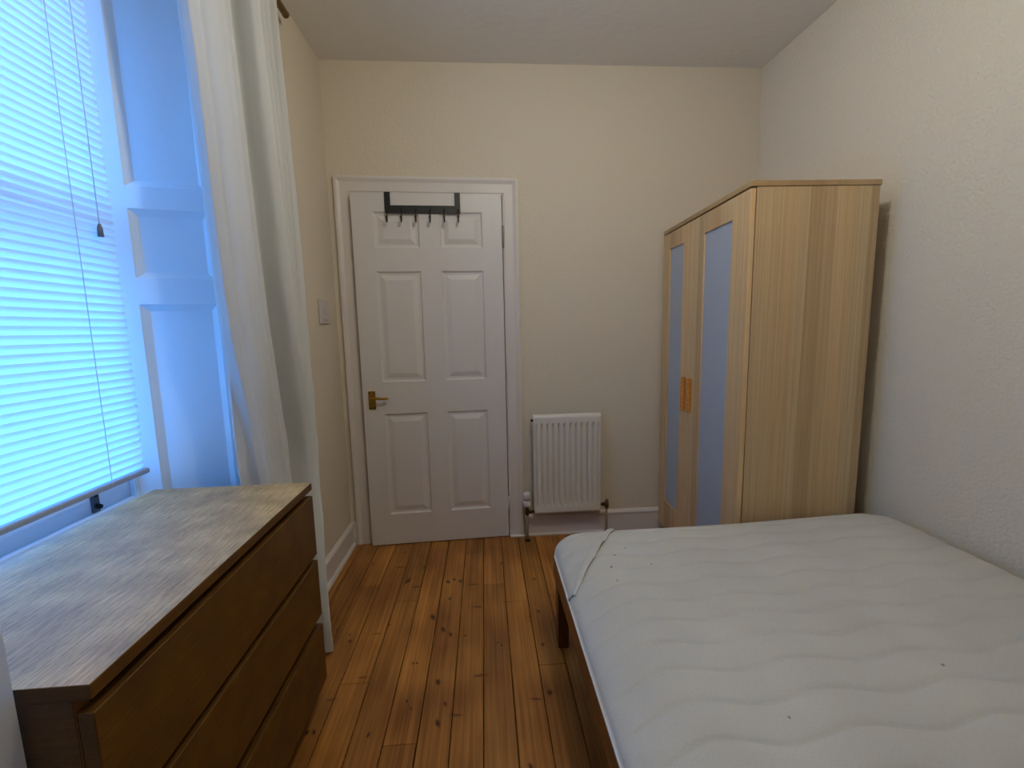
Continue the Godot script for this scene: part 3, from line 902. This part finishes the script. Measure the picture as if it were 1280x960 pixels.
func build_dresser() -> void:
	# local frame: x towards the room from the front edge, z along the front, origin at the far front top corner's foot
	var t := thing("dresser", "dark oak chest of three drawers standing below the window", "chest of drawers", Vector3(-0.5625, 0, -1.3773), 0.0091)
	var L := 0.7987; var D := 0.475; var top := 0.778
	var st := begin()
	box_along(st, Vector3(-D, top - 0.024, 0.0), Vector3(0.0, top - 0.0012, L), 0.0008)
	var tp := part("top_panel", st, mat.oak, t)
	st = begin()
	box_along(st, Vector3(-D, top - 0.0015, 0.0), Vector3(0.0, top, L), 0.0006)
	part("top_glare", st, mat.oak_glare, tp, "pale window glare coloured onto the dark oak top")
	for z in [0.001, L - 0.022]:
		st = begin()
		box(st, Vector3(-D + 0.002, 0.0, z), Vector3(-0.080, 0.088, z + 0.021), 0.001)
		box(st, Vector3(-D + 0.002, 0.088, z), Vector3(-0.026, top - 0.0245, z + 0.021), 0.001)
		var sp := part("side_panel", st, mat.oak_side, t)
		st = begin()
		box(st, Vector3(-0.0255, 0.088, z), Vector3(-0.0235, top - 0.0245, z + 0.021), 0.0003)
		part("edge_band", st, mat.oak_edge, sp)
	st = begin()
	box(st, Vector3(-D + 0.002, 0.03, 0.022), Vector3(-D + 0.008, top - 0.025, L - 0.022))
	part("back_panel", st, mat.oak_side, t)
	st = begin()
	box(st, Vector3(-0.095, 0.0, 0.022), Vector3(-0.082, 0.088, L - 0.022), 0.001)
	part("plinth", st, mat.oak_side, t)
	for r in [[0.536, 0.734], [0.327, 0.517], [0.094, 0.293]]:
		st = begin()
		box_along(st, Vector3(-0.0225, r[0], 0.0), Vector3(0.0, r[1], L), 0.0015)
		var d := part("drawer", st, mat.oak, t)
		st = begin()
		box(st, Vector3(-D + 0.03, r[0] + 0.02, 0.030), Vector3(-0.0226, r[1] - 0.04, L - 0.030))
		part("drawer_box", st, mat.dark_wood, d)

# like box(), with the u of the texture running along z so that grain follows the long side
func box_along(st: SurfaceTool, lo: Vector3, hi: Vector3, ch: float) -> void:
	var tmp := begin()
	box(tmp, lo, hi, ch)
	tmp.generate_normals()
	var arr := tmp.commit().surface_get_arrays(0)
	var v: PackedVector3Array = arr[Mesh.ARRAY_VERTEX]
	var n: PackedVector3Array = arr[Mesh.ARRAY_NORMAL]
	for i in v.size():
		var a := n[i].abs()
		var uv := Vector2(v[i].z, v[i].x) if a.y > a.x and a.y > a.z else (Vector2(v[i].z, v[i].y) if a.x > a.z else Vector2(v[i].x, v[i].y))
		st.set_uv(uv); st.add_vertex(v[i])

# height of the mattress cover at (x, z) given its distance e from the rim
const BX0 := 0.234
const BX1 := 1.598
const BZ0 := -1.600
const BZ1 := 0.300
func rim_distance(x: float, z: float) -> float:
	var R := 0.13
	var cx: float = clampf(x, BX0 + R, BX1 - R)
	var cz: float = clampf(z, BZ0 + R, BZ1 - R)
	var inner: float = min(min(x - BX0, BX1 - x), min(z - BZ0, BZ1 - z))
	if absf(x - cx) > 0.0 and absf(z - cz) > 0.0:
		return R - Vector2(x - cx, z - cz).length()
	return inner

func bed_height(x: float, z: float) -> float:
	var e := maxf(rim_distance(x, z), 0.0)
	var top := 0.482 + 0.022 * (x - 0.3) / 1.2
	var r := 0.17
	var y := top
	if e < r: y -= 0.052 * (1.0 - sqrt(maxf(0.0, 1.0 - pow(1.0 - e / r, 2.4))))
	# wavy rows of quilting
	var k := (z + 0.856 + 0.0125 * cos((x - 0.41) / 0.285 * TAU) - 0.035 * pow(clampf((0.42 - x) / 0.2, 0.0, 1.0), 1.5)) / 0.0855
	var q := absf(k - roundf(k)) * 0.0855             # metres from the nearest seam
	var fade := smoothstep(0.0, 0.05, e)
	y += fade * (0.0085 * (sqrt(absf(sin(k * PI))) - 0.75) - 0.0030 * exp(-pow(q / 0.0038, 2)))
	y += 0.004 * sin(x * 5.1 + z * 2.0) * sin(z * 4.3 - x)
	return y

func build_bed() -> void:
	var t := thing("bed_frame", "orange-brown wooden double bed frame under the white mattress", "bed", Vector3(0, 0, 0))
	var st := begin()
	box_along(st, Vector3(0.2405, 0.312, -1.555), Vector3(0.2575, 0.4045, 0.34), 0.003)
	part("side_rail", st, mat.bed_wood, t)
	st = begin()
	box_along(st, Vector3(1.560, 0.300, -1.610), Vector3(1.582, 0.392, 0.34), 0.003)
	part("side_rail", st, mat.bed_wood, t)
	for z in [-1.610, 0.318]:
		st = begin()
		box(st, Vector3(0.2575, 0.300, z), Vector3(1.560, 0.392, z + 0.022), 0.003)
		part("end_rail", st, mat.bed_wood, t)
	for p in [[0.2575, -1.612], [1.540, -1.612], [0.2575, 0.28], [1.540, 0.28]]:
		st = begin()
		box(st, Vector3(p[0], 0.0, p[1]), Vector3(p[0] + 0.042, 0.362, p[1] + 0.062), 0.003)
		part("leg", st, mat.bed_leg, t)
	for k in 14:
		var z := lerpf(-1.53, 0.22, k / 13.0)
		st = begin()
		box(st, Vector3(0.2575, 0.372, z), Vector3(1.560, 0.390, z + 0.065), 0.002)
		part("slat", st, mat.bed_wood, t)
	# mattress in a quilted cover
	var m := thing("mattress", "bare white mattress in a quilted cover with wavy stitching", "mattress", Vector3(0, 0, 0))
	st = begin(true)
	var R := 0.13
	var us := []; var vs := []
	var nu := 120; var nv := 520
	for i in nu + 1: us.append(rim_cluster(i / float(nu), 0.10))
	for j in nv + 1: vs.append(rim_cluster(j / float(nv), 0.06))
	var rows := []; var uvs := []
	for j in nv + 1:
		var row := []; var ur := []
		for i in nu + 1:
			var x: float = lerpf(BX0, BX1, us[i])
			var z: float = lerpf(BZ0, BZ1, vs[j])
			var cx: float = clampf(x, BX0 + R, BX1 - R)
			var cz: float = clampf(z, BZ0 + R, BZ1 - R)
			var dx: float = (x - cx) / R; var dz: float = (z - cz) / R
			if dx != 0.0 and dz != 0.0:
				x = cx + R * dx * sqrt(1.0 - dz * dz * 0.5)
				z = cz + R * dz * sqrt(1.0 - dx * dx * 0.5)
			row.append(Vector3(x, bed_height(x, z), z)); ur.append(Vector2(x, z))
		rows.append(row); uvs.append(ur)
	sheet(st, rows, uvs, Vector3.UP)
	# border going down and under
	var ring := []
	for i in nu + 1: ring.append(rows[0][i])
	for j in range(1, nv + 1): ring.append(rows[j][nu])
	for i in range(nu - 1, -1, -1): ring.append(rows[nv][i])
	for j in range(nv - 1, 0, -1): ring.append(rows[j][0])
	ring.append(ring[0])
	var mid := Vector3((BX0 + BX1) / 2, 0, (BZ0 + BZ1) / 2)
	var low := []; var low2 := []; var ua := []
	for p in ring:
		var d: Vector3 = (p - mid); d.y = 0
		low.append(Vector3(p.x, 0.418, p.z) - Vector3(signf(d.x), 0, signf(d.z)) * 0.004)
		low2.append(Vector3(lerpf(p.x, mid.x, 0.05), 0.4065, lerpf(p.z, mid.z, 0.035)))
		ua.append(Vector2(p.x, p.z))
	sheet(st, [ring, low, low2], [ua, ua, ua], Vector3.UP)
	part("cover", st, mat.cover, m)
	st = begin()
	box(st, Vector3(0.30, 0.3905, -1.53), Vector3(1.53, 0.42, 0.23))
	part("filling", st, mat.cover_plain, m)
	# cord piped along the left rim
	st = begin(true)
	var pipe := []
	for j in range(44, nv - 20, 3): pipe.append(rows[j][0] + Vector3(0.0005, -0.003, 0))
	tube(st, pipe, 0.0035, 8)
	part("piping", st, mat.cover_plain, m)
	# elastic strap across the far left corner
	st = begin(true)
	var sr := []; var su := []
	var pa := Vector2(0.478, -1.585); var pb := Vector2(0.240, -1.205)
	for i in 41:
		var f := i / 40.0
		var c := pa.lerp(pb, f)
		var n := Vector2(pb.y - pa.y, pa.x - pb.x).normalized()
		var row := []; var ur := []
		for k in 5:
			var q: Vector2 = c + n * (k - 2) * 0.0065
			var lift := 0.0065 + 0.004 * sin(f * PI) + 0.003 * sin(f * 19.0)
			if k == 0 or k == 4: lift -= 0.003
			row.append(Vector3(q.x, bed_height(q.x, q.y) + lift, q.y)); ur.append(Vector2(q.x, q.y))
		sr.append(row); su.append(ur)
	sheet(st, sr, su, Vector3.UP)
	part("corner_strap", st, mat.cover, m)

# 0..1 to 0..1 with more steps near both ends
func rim_cluster(f: float, share: float) -> float:
	var s := 0.5 - 0.5 * cos(PI * f)
	return lerpf(f, s, 0.7 if share > 0.08 else 0.35)

func build_lamp() -> void:
	var t := thing("ceiling_lamp", "bare warm bulb on a short flex in the middle of the ceiling", "lamp", Vector3(0.34, H, -0.92))
	var st := begin(true)
	tube(st, [Vector3(0, 0, 0), Vector3(0, -0.012, 0), Vector3(0, -0.025, 0)], [0.045, 0.042, 0.012], 20)
	part("rose", st, mat.plastic, t)
	st = begin(true)
	tube(st, [Vector3(0, -0.02, 0), Vector3(0, -0.10, 0)], 0.003, 8)
	part("flex", st, mat.plastic, t)
	st = begin(true)
	tube(st, [Vector3(0, -0.09, 0), Vector3(0, -0.14, 0)], 0.016, 14)
	part("lamp_holder", st, mat.plastic, t)
	var bulb := MeshInstance3D.new()
	var sm := SphereMesh.new(); sm.radius = 0.045; sm.height = 0.09
	bulb.mesh = sm
	bulb.name = "bulb"
	var em := paint(Color(1, 0.9, 0.75), 0.5)
	em.emission_enabled = true; em.emission = Color(1.0, 0.86, 0.66); em.emission_energy_multiplier = 2.0
	bulb.material_override = em
	t.add_child(bulb, true)
	bulb.position = Vector3(0, -0.185, 0)
	var l := OmniLight3D.new()
	l.name = "bulb_glow"
	l.light_color = LAMP_COLOR
	l.light_energy = LAMP_ENERGY
	l.omni_range = 12.0
	l.omni_attenuation = 2.0
	l.light_size = 0.04
	l.shadow_enabled = true
	bulb.add_child(l)

const LAMP_COLOR := Color(0.945, 0.925, 0.855)
const LAMP_ENERGY := 0.64
const SKY_ENERGY := 3.15
const EXPOSURE := 1.0

func _ready() -> void:
	rng.seed = 77
	# camera
	var cam := Camera3D.new()
	cam.name = "camera"
	var y := 0.0624; var p := -0.126; var r := -0.0215
	var ry := Basis(Vector3(cos(y), 0, sin(y)), Vector3.UP, Vector3(-sin(y), 0, cos(y)))
	var rx := Basis(Vector3.RIGHT, Vector3(0, cos(p), sin(p)), Vector3(0, -sin(p), cos(p)))
	var rz := Basis(Vector3(cos(r), sin(r), 0), Vector3(-sin(r), cos(r), 0), Vector3.BACK)
	cam.transform = Transform3D(ry * rx * rz, Vector3(0, 1.2503, 0))
	cam.fov = rad_to_deg(2.0 * atan(480.0 / FOCAL))
	cam.near = 0.02
	add_child(cam)
	cam.current = true
	# sky: an overcast blue daylight outside the window
	var env := Environment.new()
	env.background_mode = Environment.BG_SKY
	var sky := Sky.new()
	var sm := ProceduralSkyMaterial.new()
	sm.sky_top_color = Color(0.29, 0.575, 0.90)
	sm.sky_horizon_color = Color(0.29, 0.575, 0.90)
	sm.ground_horizon_color = Color(0.15, 0.27, 0.40)
	sm.ground_bottom_color = Color(0.13, 0.20, 0.27)
	sm.sky_energy_multiplier = SKY_ENERGY
	sm.ground_energy_multiplier = SKY_ENERGY
	sm.sun_angle_max = 1.0
	sky.sky_material = sm
	env.sky = sky
	env.tonemap_mode = Environment.TONE_MAPPER_LINEAR
	env.tonemap_exposure = EXPOSURE
	env.sdfgi_enabled = true
	env.ssao_enabled = true
	env.ssil_enabled = true
	var we := WorldEnvironment.new()
	we.name = "world"
	we.environment = env
	add_child(we)

	make_materials()
	mat.slat_rail = paint(Color(0.62, 0.66, 0.72), 0.5)
	mat.beech_side = mat.beech.duplicate()
	mat.beech_side.uv1_offset = Vector3(0.07, 0.1, 0)
	mat.oak_side = mat.oak.duplicate()
	mat.oak_side.uv1_scale = Vector3(2.8, 1.4, 1)
	mat.dark_wood = paint(Color(0.16, 0.11, 0.07), 0.7)
	build_lamp()
	build_shell()
	build_door()
	build_window()
	build_blind()
	build_wardrobe()
	build_dresser()
	build_bed()
	build_curtains()
	build_radiator()
	build_switch()
